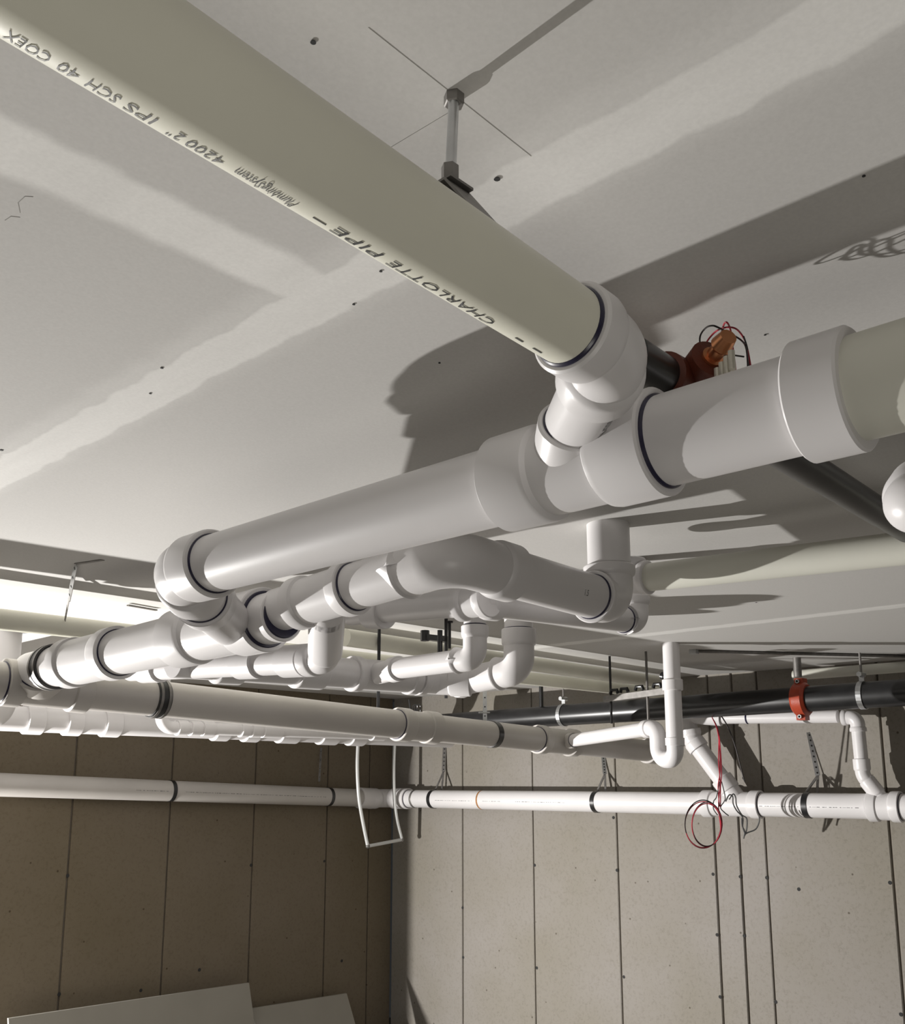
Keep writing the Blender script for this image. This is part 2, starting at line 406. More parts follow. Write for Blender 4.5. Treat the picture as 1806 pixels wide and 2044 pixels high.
# ================================================================ NEAR CREAM PIPE
r2 = OD[2]/2; r3 = OD[3]/2; r4 = OD[4]/2; r15 = OD[1.5]/2
nA = atY(350, 140, .386); nB = atY(1142, 655, .386); nd = (nB-nA).normalized()
NC = nA+nd*((.600-nA.x)/nd.x)
RC = at(1147, 845, .92); cd = (RC-NC).normalized()
t = root('cream_drain_pipe', nA, 'long cream drain pipe with printed lettering, nearest, from upper left to the middle', 'pipe')
face = NC-nd*.058
near = pipe(nA-nd*.62, face+nd*.02, r2, t, 'cream')
el = elbow(NC, -nd, cd, r2, t, R=.062, legs=(.058, .064), rings=(True, False)); el['label'] = 'white elbow with a dark primer ring'
sp_ = pipe(NC+cd*.05, RC+cd*.03, r2, t, 'pvc', 'short_pipe')
def NX(px, py): return nA+nd*((atY(px, py, .386+.004).x-nA.x)/nd.x)
upv = V((0, .26, -1))
for s_, p0, p1, sz, mk, it in (('CHARLOTTE', (992, 628), (788, 514),   .0098, 'inkdark', 0), ('PIPE', (768, 505), (676, 455),   .0098, 'inkdark', 0),
        ('PlumbingSystem', (598, 403), (480, 343), .010, 'ink', .3), ('4200', (456, 312), (385, 281),   .0098, 'ink', 0), ('2"', (376, 269), (350, 257),   .0098, 'ink', 0),
        ('IPS', (320, 232), (262, 205),   .0098, 'ink', 0), ('SCH', (248, 190), (187, 162),   .0098, 'ink', 0), ('40', (168, 150), (128, 130),   .0098, 'ink', 0), ('COEX', (110, 118), (22, 68),   .0098, 'ink', 0)):
    a = NX(*p0); b = NX(*p1)
    text_on_pipe(s_, a, b-a, upv, r2, sz, mk, near, length=(b-a).length)
a = NX(662, 440); dashes(a, NX(600, 402), r2, upv, near, 'ink', w=.0015); dashes(NX(1090, 690), NX(1004, 640), r2, upv, near, 'ink', w=.0022)
text_on_pipe('SC IN 4200 S', RC-cd*.008, -cd, V((.42, -.46, -.80)), r2, .009, 'ink', sp_, length=.085)
# hanger rod of the near pipe
hb = atz(898, 352, .425); ht = atz(906, 190, H)
t = root('pipe_hanger', ht, 'grey threaded rod hanger dropping from the ceiling onto the near cream pipe', 'hanger')
bm = bmesh.new(); sweep(bm, [V((hb.x, hb.y, hb.z-.01)), ht], .0042, 12); build('threaded_rod', bm, 'zinc', t)
bm = bmesh.new(); sweep(bm, [ht-ZD*.009, ht-ZD*.008, ht], [.007, .008, .008], 6); build('ceiling_nut', bm, 'dull', t)
bm = bmesh.new(); q = V((hb.x, hb.y, hb.z)); sweep(bm, [q-ZD*.012, q-ZD*.012, q+ZD*.008, q+ZD*.008], [.004, .0065, .0065, .004], 6); build('hex_nut', bm, 'dull', t)
bm = bmesh.new(); q0 = nA+nd*((hb.x-nA.x)/nd.x)
for k in range(20):
    a0 = 2*pi*k/20; a1 = 2*pi*(k+1)/20
top = q0+ZD*(r2+.001)
slab(bm, top+YD*.012-ZD*.004, q-ZD*.010+YD*.008, .026, .0018, XD); slab(bm, top-YD*.008, q-ZD*.010-YD*.006, .026, .0018, XD)
slab(bm, q-ZD*.010-YD*.012, q-ZD*.010+YD*.012, .024, .002, XD)
build('clevis_bracket', bm, 'dull', t, smooth=False)

# ================================================================ MAIN LINE ACROSS THE PICTURE
mA = atX(400, 1128, .76); mB = atX(1500, 840, .76)
mA.z = mB.z = (mA.z+mB.z)/2
md = (mB-mA).normalized()          # runs towards -Y (right)
def ml(px): return on_line(mA, mB, px)
EC = V((.76, 1.31, mA.z))
t = root('main_drain_line', mA, 'large white drain line crossing the middle of the picture under the near cream pipe', 'pipe')
fE = ml(428)
elo = elbow(EC, md, (at(400, 1190, 1.60)-EC), r3, t, R=.075, legs=((fE-EC).length, .090), rings=(True, False))
p_ = pipe(fE-md*.02, ml(1007)+md*.02, r3, t)
fr = at(400, 1190, 1.60); pipe(EC+(fr-EC).normalized()*.08, fr+(fr-EC)*.2, r3, t, name='short_pipe')
WN = V((.76, RC.y+(.76-RC.x)*cd.y/cd.x, mA.z))
straight(ml(1007), ml(1325), r3, t, 'wye', L=.062, arms=[(WN, RC-WN, (RC-WN).length, r2, True)], rings=(False, True))
pipe(ml(1325)-md*.02, ml(1604)+md*.01, r3, t)
straight(ml(1604), ml(1715), r3, t, 'coupling', rings=(False, False))
pc = pipe(ml(1705), mB+md*.9, r3, t, 'ivory'); pc['label'] = 'cream pipe past the coupling'

# ================================================================ LOWER LINE WITH WYE
g4a = atX(150, 1322, 1.12); g4b = atX(470, 1250, 1.12)
def g4(px): return on_line(g4a, g4b, px)
g3a = atX(640, 1192, 1.12); g3b = atX(790, 1146, 1.12); gd = (g3b-g3a).normalized()
def g3(px): return on_line(g3a, g3b, px)
t = root('lower_drain_line', g4a, 'white drain line with a wye and test coupling, below and parallel to the main line', 'pipe')
KY = 2.74
g4d = (g4b-g4a).normalized()
e0 = on_line(g4a, g4b, 80)
pipe(e0-g4d*.05, g4(531)-g4d*.005, r4, t)
band_clamp(g4(106), g4d, r4, t, .05)
straight(g4(137), g4(238), r4, t, 'coupling', L=.05, body=r4*1.09, rings=(False, True))
FN = V((1.12, 1.70, g4(450).z))
straight(g4(357), g4(531), r4, t, 'wye', L=.085, arms=[(FN, fr-FN, (fr-FN).length, r3, True)], rings=(False, True))
straight(g4(531)-g4d*.002, g4(564), r3, t, 'reducer_bushing', rings=(False, True))
pipe(g3(555), g3(600)+gd*.02, r3, t, name='short_pipe')
JX = 1.265
jc = atX(648, 1316, JX); tn = g3(655)
straight(g3(595), g3(708), r3, t, 'sanitary_tee', L=.03, arms=[(tn, jc-tn, .085, r2, False)], rings=(False, True))
pipe(g3(700), g3(830), r3, t, name='short_pipe')
GC = on_line(g3a, g3b, 903); 
rc = atY(1216, 1144, GC.y); rc.z = min(rc.z, .345)
g5 = (rc-GC).normalized()
elbow(GC, -gd, g5, r3, t, R=.105, legs=((GC-g3(812)).length, .155), rings=(False, False), name='long_sweep_elbow')
p5 = pipe(GC+g5*.14, rc-g5*.05, r3, t)
text_on_pipe('1.5', GC+g5*((rc-GC).length-.15), g5, V((-.65, -.65, -.15)), r3, .012, 'ink', p5)
elbow(rc, -g5, ZD, r3, t, R=.05, legs=(.066, .075), rings=(True, False))
pipe(rc+ZD*.06, V((rc.x, rc.y, H)), r3, t, name='riser')

# drop under the tee
t = root('tee_drop_pipe', jc, 'short white drop with two couplings hanging under the lower line, in shade', 'pipe')
jl = atX(262, 1338, JX); jd = (jl-jc).normalized()
elbow(jc, tn-jc, jd, r2, t, R=.055, legs=((tn-jc).length-.06, .062), rings=(False, False))
pipe(jc+jd*.05, jl, r2, t)
def jj(px): return on_line(jc, jl, px)
straight(jj(612), jj(568), r2, t, 'coupling', rings=(False, False)); straight(jj(520), jj(479), r2, t, 'coupling', rings=(False, False)); straight(jj(322), jj(286), r2, t, 'coupling', rings=(False, False))

# ================================================================ SMALL BRANCH PIPE WITH TWO DROPS
IY = 1.19
ia = atY(955, 1199, IY); ib = atY(1268, 1240, IY); iz = (ia.z+ib.z)/2; 
idr = (ib-ia).normalized()
def ii(px): return on_line(ia, ib, px)
t = root('branch_drain_line', ia, 'thin white branch pipe behind the long sweep elbow, with a right end elbow', 'pipe')
il = atX(700, 1222, ia.x)
pipe(ia, il, r2, t)
straight(ia+YD*.05-idr*0, ia-YD*.03, r2, t, 'tee', L=.02, arms=[(ia, idr, .055, r2, False)], rings=(False, False))
pipe(ia+idr*.04, ib-idr*.04, r2, t)
d1c = at(948, 1314, 2.47); d1t = V((d1c.x, d1c.y, H))
d2c = at(1036, 1336, 2.86); d2t = V((d2c.x, d2c.y, H))
elbow(ib, -idr, ZD, r2, t, R=.04, rings=(True, False), legs=(.05, .06)); pipe(ib+ZD*.05, V((ib.x, ib.y, H)), r2, t, name='riser')
for sx in (il+YD*.02,):
    straight(atX(770, 1222, ia.x), atX(738, 1222, ia.x), r2, t, 'coupling', rings=(False, False))

JY2 = 2.10
j2a = atY(400, 1322, JY2); j2b = atY(720, 1346, JY2); j2d = (j2b-j2a).normalized()
def j2(px): return on_line(j2a, j2b, px)
# first drop
t = root('left_drop_pipe', d1t, 'narrow white drop elbowing left, the left one of two beneath the branch pipe', 'pipe', 'twin elbow drops')
d1e = atX(797, 1334, d1c.x); dd = (d1e-d1c).normalized()
pipe(d1t, d1c+ZD*.05, r2, t)
elbow(d1c, ZD, dd, r2, t, R=.055, legs=(.088, .062), rings=(True, True))
pipe(d1c+dd*.04, d1e+dd*.02, r2, t)
t = root('right_drop_pipe', d2t, 'thicker white drop elbowing left, the right one of two beneath the branch pipe', 'pipe', 'twin elbow drops')
d2e = atX(940, 1357, d2c.x); dd2 = (d2e-d2c).normalized()
pipe(d2t, d2c+ZD*.05, r3, t)
elbow(d2c, ZD, dd2, r3, t, R=.08, legs=(.125, .085), rings=(True, True))
pipe(d2c+dd2*.04, d2e+dd2*.02, r3, t)
# the shaded pipe the two drops run into
t = root('collector_pipe', j2a, 'shaded white pipe that the two elbow drops join from the right', 'pipe')
pipe(on_line(j2a, j2b, 345), on_line(j2a, j2b, 905), r3, t)
n1 = on_line(j2a, j2b, 742); n2 = on_line(j2a, j2b, 868)
straight(j2(700), j2(826), r3, t, 'wye', L=.03, arms=[(n1, d1e-n1, (d1e-n1).length, r2, False)], rings=(False, True))
straight(j2(830), j2(925), r3, t, 'wye', L=.03, arms=[(n2, d2e-n2, (d2e-n2).length, r3, False)], rings=(False, False))
straight(j2(588), j2(640), r3, t, 'coupling', rings=(False, False)); straight(j2(430), j2(478), r3, t, 'coupling', rings=(False, False))
# ================================================================ LONG SHADED MAIN AT THE BACK
ka = atY(320, 1395, KY); kb = atY(1040, 1472, KY); kd = (kb-ka).normalized()
def kk(px): return on_line(ka, kb, px)
t = root('rear_main_line', ka, 'long shaded white main sloping gently down to the right wall, with black couplings', 'pipe')
pipe(kk(1306)-kd*4.4, kk(1306), r4, t, 'shadepvc')
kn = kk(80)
straight(kk(4), kk(172), r4, t, 'wye', m='shadepvc', L=.05, arms=[(kn, e0-kn, (e0-kn).length, r4, True)], rings=(True, False))
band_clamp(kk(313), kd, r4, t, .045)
straight(kk(792), kk(868), r4, t, 'sanitary_tee', m='shadepvc', L=.06, body=r4*1.07, rings=(True, False))
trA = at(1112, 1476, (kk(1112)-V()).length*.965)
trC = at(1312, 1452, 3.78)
straight(kk(1072), kk(1146), r4, t, 'wye', m='shadepvc', L=.05, arms=[(kk(1122), trC-kk(1112), .11, r2, True)], rings=(True, False))
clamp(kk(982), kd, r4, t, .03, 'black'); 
straight(kk(1290), kk(1309), r4, t, 'end_socket', m='shadepvc', rings=(False, True))
# left tee with a riser
lr = at(10, 1277, 3.42); lr.z = H
t = root('left_edge_riser', lr, 'white vertical riser at the left edge, dropping from the ceiling behind the rear main', 'pipe')
pipe(lr, V((lr.x, lr.y, .30)), r4, t, name='riser')
elbow(V((lr.x, lr.y, .22)), ZD, YD, r4, t, rings=(False, False), legs=(.13, .13)); pipe(V((lr.x, lr.y+.12, .22)), V((lr.x, 4.39, .22)), r4, t)
# ================================================================ BRIGHT LINE ALONG THE LEFT WALL TOP
LY = 4.3
la = atY(20, 1434, LY); lb = atY(700, 1466, LY)
def lk(px): return on_line(la, lb, px)
t = root('far_drain_line', la, 'brightly lit white drain line with many sockets, just below the shaded main', 'pipe')
pipe(lk(-120), lk(905), r4, t)
for a, b in ((48, 82), (128, 158), (203, 235), (425, 452), (486, 512), (555, 590), (636, 668), (695, 722)):
    straight(lk(a), lk(b), r4, t, 'coupling', rings=(False, False))
MYY = 3.95
ma_ = atY(330, 1452, MYY); mb_ = atY(760, 1466, MYY)
def mk(px): return on_line(ma_, mb_, px)
t = root('socket_chain_pipe', ma_, 'small white pipe made of short bright sockets in front of the bright line', 'pipe')
md_ = (mb_-ma_).normalized(); q = mk(322); bm = bmesh.new(); sweep(bm, fillet([V((q.x, q.y, H)), q, mk(372)], .05, 8), r2, 32); build('bent_pipe', bm, 'pvc', t)
pipe(mk(360), mk(770), r2, t)
for a, b in ((352, 372), (378, 398), (402, 424), (478, 494), (499, 518), (522, 560), (740, 765)):
    straight(mk(a), mk(b), r2, t, 'coupling', rings=(False, False))
# ================================================================ WALL PIPES
wa = atY(20, 1567, 4.785); wb = atY(700, 1592, 4.785)
def wk(px): return on_line(wa, wb, px)
t = root('left_wall_pipe', wa, 'white drain pipe clamped along the dark left concrete wall', 'pipe')
wd_ = (wb-wa).normalized()
wc = V((4.42, 4.785, on_line(wa, wb, 770).z))
pipe(wk(-200), wc-wd_*.10, r4, t, 'shadepvc')
for px in (340, 655):
    clamp(wk(px), wd_, r4, t, .022, 'black'); 
dashes(wk(262), wk(330), r4, V((0, -1, -.05)), wk and t, 'ink'); dashes(wk(360), wk(640), r4, V((0, -1, -.05)), t, 'ink')
straight(wk(716), wc-wd_*.09, r4, t, 'coupling', rings=(False, False))
xa = atX(800, 1594, 4.42); xb = atX(1700, 1609, 4.42); xa.z = xa.z
def rk(px): return on_line(xa, xb, px)
xd = (xb-xa).normalized()
t = root('right_wall_pipe', xa, 'white drain pipe clamped along the lit right concrete wall, with printed line and wyes', 'pipe')
elbow(V((4.42, 4.785, xa.z)), -XD, -YD, r4, t, R=.08, legs=(.15, .15), rings=(False, False))
pipe(V((4.42, 4.66, xa.z)), xb+xd*1.6, r4, t)
straight(rk(803), rk(816), r4, t, 'coupling', rings=(True, True)); 
ring(rk(829), xd, r4, t, w=.012, m='dull', name='rubber_ring')
for px in (866, 1192, 1613): clamp(rk(px), xd, r4, t, .026, 'black')
ring(rk(962), xd, r4, t, w=.008, m='stain', name='rust_stain_ring', h=.0008)
upr = V((-1, 0, -.10))
for a, b in ((880, 955), (975, 1010), (1040, 1140), (1525, 1605), (1625, 1725)): dashes(rk(a), rk(b), r4, upr, t, 'ink')
W1 = rk(1478); W2 = rk(1772)
c1 = atX(1380, 1474, 4.37); v1 = (c1-W1).normalized()
straight(rk(1405), rk(1520), r4, t, 'wye', L=.05, arms=[(W1, v1, .155, r3*1.02, False)], rings=(False, True))
c4 = atX(1722, 1548, 4.40); v2 = (c4-W2).normalized()
straight(rk(1735), rk(1800), r4, t, 'wye', L=.04, arms=[(W2, v2, .11, r2, False)], rings=(True, True))
t = root('loop_vent_pipe', c1, 'white offset pipe rising from the right wall pipe, passing behind the black main', 'pipe')
c2 = atX(1372, 1428, 4.36); c3 = atX(1690, 1430, 4.40); 
pipe(W1+v1*.13, c1-v1*.03, r3, t)
elbow(c1, -v1, (c2-c1), r3, t, R=.06, rings=(False, False), legs=(.065, .05))
c25 = atX(1440, 1433, 4.38); bm = bmesh.new(); sweep(bm, fillet([c1+(c2-c1).normalized()*.04, c2, c25], .04, 8), r3*.93, 32); build('reducing_bend', bm, 'pvc', t)
pipe(c25-(c3-c25).normalized()*.03, c3-(c3-c25).normalized()*.04, r2, t)
cc = atX(1492, 1431.5, 4.39); ring(on_line(c25, c3, 1492), (c3-c25), r2, t, w=.006)
c35 = atX(1712, 1450, 4.40)
elbow(atX(1710, 1432, 4.40), c25-c3, c4-c35, r2, t, R=.045, rings=(False, False), legs=(.065, .065))
c3x = atX(1710, 1432, 4.40)
pipe(c3x+(c4-c3x).normalized()*.05, c4-(c4-c3x).normalized()*.04, r2, t)
elbow(c4, c3x-c4, -v2, r2, t, R=.07, rings=(False, False), legs=(.075, .075))
pipe(c4-v2*.06, W2+v2*.10, r2, t)

# ================================================================ TRAP
t = root('trap_pipe', trC, 'white P-trap with a riser from the ceiling, its arm entering the rear main', 'pipe')
a0 = kk(1122)+(trC-kk(1112)).normalized()*.10
pipe(a0, trC-(trC-kk(1112)).normalized()*.05, r2, t, name='trap_arm')
t1 = at(1318, 1517, 3.76); t1.x = trC.x; t1.y = trC.y
rtop = at(1368, 1297, 3.66); t2 = V((rtop.x, rtop.y, t1.z))
ad = (trC-kk(1112)).normalized()
hz = V((ad.x, ad.y, 0)).normalized()
t1 = V((trC.x, trC.y, t1.z))+hz*.0
gap = .11
t2 = t1+hz*gap
bm = bmesh.new(); pts = fillet([trC-ad*.085, trC, t1, t2, t2+ZD*.085], [.04, .055, .055], 10)
sweep(bm, [pts[0], pts[0]+ad*.0001, pts[0]+ad*.03, pts[0]+ad*.034]+pts[1:-1]+[t2+ZD*.055, t2+ZD*.056, t2+ZD*.0849, t2+ZD*.085], [r2+.001, HR(r2), HR(r2), r2*1.07]+[r2*1.1]*(len(pts)-2)+[r2*1.1, .0375, .0375, r2+.001], 40)
tb = build('trap_bend', bm, 'pvc', t); ring(trC-ad*.085, -ad, r2, tb)
pipe(t2+ZD*.07, V((t2.x, t2.y, H)), .0335, t, name='riser')
zc_ = t2.z
q = at(1368, 1365, 3.66); straight(V((t2.x, t2.y, q.z-.022)), V((t2.x, t2.y, q.z+.022)), .0335, t, 'coupling', rings=(False, False))

# ================================================================ RIGHT CREAM-WHITE PIPE AND ELBOW AT THE RIGHT EDGE
ha = at(1290, 1153, 1.99); hb_ = atX(1806, 1094, ha.x); hd = (hb_-ha).normalized()
t = root('right_ceiling_pipe', ha, 'pale cream pipe close under the ceiling, running right from behind the riser', 'pipe')
h0 = on_line(ha, hb_, 1256)
pipe(h0+hd*.03, hb_+hd*.8, r2, t, 'ivory')
elbow(h0, hd, ZD, r2, t, R=.03, rings=(False, False), legs=(.05, .045)); 
ec = at(1823, 1010, .99)
t = root('right_edge_elbow', ec, 'white elbow with a dark primer ring cut off by the right edge of the picture', 'pipe')
elbow(ec, -YD, V((1, .1, .55)), r2, t, R=.028, legs=(.030, .075), rings=(True, False))
pipe(ec-YD*.02, ec-YD*.9, r2, t); e2 = ec+V((1, .1, .55)).normalized()*.06; pipe(e2, e2+V((1, .1, .55)).normalized()*.12, r2, t, name='short_pipe')

# ================================================================ CREAM PIPES NEAR THE CEILING
CP = []
def cpipe(nm, y, A, B, lab, ext0, ext1, cups=()):
    a = atY(*A, y); b = atY(*B, y); d = (b-a).normalized()
    t_ = root(nm, a, lab, 'pipe', 'cream pipes along the ceiling')
    p = pipe(a-d*ext0, b+d*ext1, r2, t_, 'cream'); return a, b, d, t_
c1a, c1b, c1d, c1t = cpipe('cream_ceiling_pipe', 2.38, (715, 1276), (1100, 1331), 'upper of two side by side cream pipes under the ceiling behind the elbow drops', .06, 1.0)
c2a, c2b, c2d, c2t = cpipe('cream_ceiling_pipe', 2.66, (8, 1237), (1080, 1357), 'lower of two cream ceiling pipes, also seen left under the perforated strap', .7, 1.15)
# ================================================================ BLACK SPRINKLER MAIN
ba = atX(1150, 1426, 4.15); bb = atX(1780, 1384, 4.15); bd = (bb-ba).normalized()
def bk(px): return on_line(ba, bb, px)
t = root('black_sprinkler_main', ba, 'black steel sprinkler main with a red grooved coupling along the top of the right wall', 'pipe')
pipe(on_line(ba, bb, 880), bb+bd*1.5, r4, t, 'black')
cp = bk(1600); bm = bmesh.new()
sweep(bm, [cp-bd*.032, cp-bd*.032, cp-bd*.024, cp-bd*.02, cp+bd*.02, cp+bd*.024, cp+bd*.032, cp+bd*.032], [r4, r4+.008, r4+.016, r4+.02, r4+.02, r4+.016, r4+.008, r4], 36)
for s in (-1, 1):
    q = cp+ZD*s*(r4+.022); box(bm, q, .05, .04, .03)
gc = build('grooved_coupling', bm, 'red', t)
for s in (-1, 1):
    bm = bmesh.new(); q = cp+ZD*s*(r4+.022)-XD*.02; sweep(bm, [q-XD*.02, q-XD*.008], .010, 6); sweep(bm, [q-XD*.02, q+XD*.05], .005, 8); build('bolt', bm, 'zinc', gc)
bm = bmesh.new(); q = bk(1599)+V((-.02, 0, .10)); sweep(bm, [q, V((q.x, q.y, H))], .018, 14); build('outlet_nipple', bm, 'dull', t)
for px in (1125, 1722):
    P = bk(px); th = root('loop_hanger', P, 'bright metal strap loop around the black main, %s' % ('left of the P-trap riser' if px < 1400 else 'right of the red coupling'), 'hanger', None)
    bm = bmesh.new(); N = 28; w_ = .022; rr = r4+.003
    pts = [P+V((cos(a)*rr, 0, sin(a)*rr)) for a in [pi*.5+2*pi*k/N for k in range(N+1)]]
    for a, b in zip(pts[:-1], pts[1:]): slab(bm, a, b, w_, .003, bd)
    slab(bm, P+ZD*(rr), P+ZD*(rr+.035), w_, .004, bd); build('strap_loop', bm, 'zinc', th, smooth=False)
    bm = bmesh.new(); sweep(bm, [P+ZD*(rr+.02), V((P.x, P.y, H))], .005, 10); build('threaded_rod', bm, 'dull', th)
    bm = bmesh.new(); q = P+ZD*(rr+.03)-XD*.02; sweep(bm, [q-XD*.01, q+XD*.05], .012, 6); build('hex_nut', bm, 'zinc', th)
ra = atX(1625, 1345, 4.36); rb_ = atX(1806, 1331, 4.36)
t = root('white_ceiling_pipe', ra, 'slim white pipe under the ceiling just above the black main', 'pipe'); dr = (rb_-ra).normalized()
pipe(ra-dr*.1, rb_+dr*1.0, r15, t, 'ivory')
# conduit on the ceiling
ca = atz(1385, 1300, H-.007); cb = atz(1806, 1310, H-.007)
t = root('ceiling_conduit', ca, 'thin grey conduit on the ceiling running right from the P-trap riser', 'conduit')
bm = bmesh.new(); dv = (cb-ca).normalized(); sweep(bm, [ca, cb+dv*.8], .0065, 14); build('conduit_tube', bm, 'dull', t)
bm = bmesh.new(); box(bm, ca, .03, .03, .022); build('conduit_fitting', bm, 'zinc', t, smooth=False)

# ================================================================ NEAR BLACK SPRINKLER PIPE
na = V((.785, .468, .410)); nb = V((1.62, .490, .412)); nn = (nb-na).normalized()
t = root('near_sprinkler_pipe', na, 'black steel sprinkler branch pipe above the main line, with a rust-red tee', 'pipe')
pipe(na-nn*.03, na+nn*.05, .0225, t, 'black'); pipe(na+nn*.15, nb+nn*1.4, .0225, t, 'black')
q = na+nn*.05
bm = bmesh.new(); sweep(bm, [q-nn*.015, q-nn*.012, q+nn*.006, q+nn*.012, q+nn*.05, q+nn*.056, q+nn*.10, q+nn*.105], [.0228, .028, .029, .0255, .0255, .029, .029, .022], 28)
tq = q+nn*.04; o_d = (at(1432, 700, .96)-tq).normalized()
sweep(bm, [tq, tq+o_d*.035, tq+o_d*.037, tq+o_d*.055, tq+o_d*.056], [.020, .020, .023, .023, .013], 24)
tee = build('reducing_tee', bm, 'rust', t)
bm = bmesh.new(); s0 = tq+o_d*.055; sweep(bm, [s0-o_d*.004, s0+o_d*.004, s0+o_d*.005, s0+o_d*.016, s0+o_d*.02, s0+o_d*.034], [.012, .012, .0085, .0085, .012, .009], 16)
sh = build('sprinkler_body', bm, 'copper', t)
bm = bmesh.new(); g0 = s0+o_d*.006-ZD*.026
for k in range(4): sweep(bm, [g0+o_d*(.004+.009*k)-ZD*.012, g0+o_d*(.004+.009*k)+ZD*.008], .0035, 10)
build('terminal_block', bm, 'brass', t)
# wires looping over the tee
def wire(name, pts, m, par, r=.0014, cyc=False):
    cu = []
    P = [V(p) for p in pts]; n = len(P)
    for i in range(n-1):
        p0 = P[i-1] if i else P[i]; p1 = P[i]; p2 = P[i+1]; p3 = P[i+2] if i+2 < n else P[i+1]
        for k in range(6):
            u = k/6; cu.append(.5*((2*p1)+(p2-p0)*u+(2*p0-5*p1+4*p2-p3)*u*u+(3*p1-p0-3*p2+p3)*u**3))
    cu.append(P[-1]); bm = bmesh.new(); sweep(bm, cu, r, 8); return build(name, bm, m, par)
t = root('wire_bundle', at(1440, 680, 1.0), 'dark red and black wires arching above the rust-red sprinkler tee', 'wires')
D0 = 1.0
for m, pl in (('blackwire', [(1398, 700), (1397, 672), (1408, 655), (1422, 650), (1436, 655), (1455, 665), (1480, 680), (1490, 700), (1493, 750)]),
              ('redwire', [(1404, 700), (1412, 680), (1428, 662), (1446, 654), (1466, 655), (1480, 668), (1490, 690), (1499, 735), (1502, 750)]),
              ('redwire', [(1430, 695), (1436, 680), (1441, 660), (1446, 645), (1452, 645), (1458, 660), (1462, 690), (1466, 720), (1468, 740)]),
              ('blackwire', [(1484, 672), (1492, 700), (1496, 752)]), ('blackwire', [(1464, 709), (1484, 712)]), ('blackwire', [(1427, 716), (1429, 745)])):
    wire('wire', [at(x, y, D0+.015*sin(i*1.3)) for i, (x, y) in enumerate(pl)], m, t, .0010)

# ================================================================ STRAPS AND HANGERS
def strap(name, A, B, wdt, par, nh, m='zinc'):
    A = V(A); B = V(B); d = (B-A); L = d.length; d.normalize(); s = d.cross(V((cos(AZ), sin(AZ), 0))); bm = bmesh.new()
    slab(bm, A, B, wdt, .0016, s); o = build(name, bm, m, par, smooth=False)
    n = d.cross(s.normalized()).normalized(); 
    if n.dot(A) > 0: n = -n
    for k in range(nh):
        q = A+d*L*(k+.5)/nh; bm = bmesh.new(); sweep(bm, [q+n*.0009, q+n*.0014], wdt*.2, 10); build('punched_hole', bm, 'hole', o, smooth=False)
    return o
sA = atz(152, 1125, H); sB = atY(130, 1232, c2a.y-.03); sB = V((sB.x, sB.y, sB.z))
sM = sA+(sB-sA)*.62
t = root('perforated_strap', sA, 'perforated metal strap hanging from the ceiling onto the cream pipe at the left', 'strap')
strap('strap_upper', sA, sM, .020, t, 4); strap('strap_twist', sM, V((sB.x, sB.y, sB.z-.01)), .007, t, 1, 'dull')
bm = bmesh.new(); slab(bm, sA-ZD*.001, atz(205, 1117, H)-ZD*.001, .012, .0015, (sB-sA).cross(ZD).cross(ZD)+YD*.01); build('ceiling_tab', bm, 'dull', t, smooth=False)
def wall_strap(px0, py0, px1, py1, pxc, lab, m='zinc'):
    A = atX(px0, py0, XW-.004); B = atX(px1, py1, 4.525)
    t_ = root('wall_strap', A, lab, 'strap'); strap('strap', A, B, .024, t_, 8, m)
    C_ = rk(pxc); 
    bm = bmesh.new(); C_ = V((4.46, C_.y, C_.z))
    for s in (-1, 1): slab(bm, B, C_+ZD*(r4*.9)+xd*s*.030, .012, .004, xd)
    build('clevis', bm, 'dull', t_, smooth=False); return t_
wall_strap(1614, 1462, 1632, 1548, 1613, 'white perforated strap on the right wall above the clamp under the red coupling', 'zinc')
wall_strap(1203, 1500, 1207, 1545, 1192, 'short bright strap on the right wall, below the end of the rear main')
wall_strap(888, 1475, 885, 1540, 866, 'slim dark strap on the right wall nearest the corner', 'dull')
t = root('wall_strap', wk(655), 'dim strap on the dark left wall above the clamp nearest the corner', 'strap')
strap('strap', atY(641, 1492, YW-.004), atY(637, 1560, 4.77), .014, t, 4, 'dull')
ks = kk(968); t = root('strap_hanger', ks, 'bright metal strap hanger on the shaded rear main, left of the black main', 'hanger')
kt = atY(962, 1383, KY+.02); strap('strap', V((ks.x, ks.y, H)), ks+ZD*(r4+.0), .018, t, 7)
bm = bmesh.new(); q = ks+ZD*(r4+.035); sweep(bm, [q-V((.045, -.02, 0))*.6, q+V((.03, -.02, 0))*.6], .0035, 8); build('bolt', bm, 'zinc', t)
# black rods
def rod(px, y0, y1, d, lab, r=.006, extra=None, nm='threaded_rod'):
    A = at(px, y0, d); B = at(px, y1, d); B = V((A.x, A.y, B.z)); A = V((A.x, A.y, H)) if px != 878 else A; t_ = root(nm, A, lab, 'rod'); bm = bmesh.new(); sweep(bm, [A, B], r, 12); build('rod', bm, 'black', t_)
    if extra: extra(t_, A, B)
    return t_
def tr(t_, A, B):
    bm = bmesh.new(); q = at(878, 1274, 2.62); q2 = at(848, 1271, 2.66); slab(bm, q+(q-q2)*.4, q2, .016, .012, ZD); build('trapeze_bar', bm, 'black', t_, smooth=False)
    bm = bmesh.new(); sweep(bm, [q2-ZD*.012, q2+ZD*.018], .013, 8); build('hex_nut', bm, 'black', t_)
rod(878, 1258, 1310, 2.62, 'black rod with a short trapeze bar and nut, upper left of the drops', .0075, tr)
A = atz(897, 1240, H); B = on_line(c1a, c1b, 897)
t = root('threaded_rod', A, 'thin black rod dropping straight from the ceiling beside the trapeze bar', 'rod'); bm = bmesh.new(); sweep(bm, [A, V((A.x, A.y, at(897, 1296, A.length).z))], .0055, 12); sweep(bm, [A, A-ZD*.006], .012, 12); build('rod', bm, 'black', t)
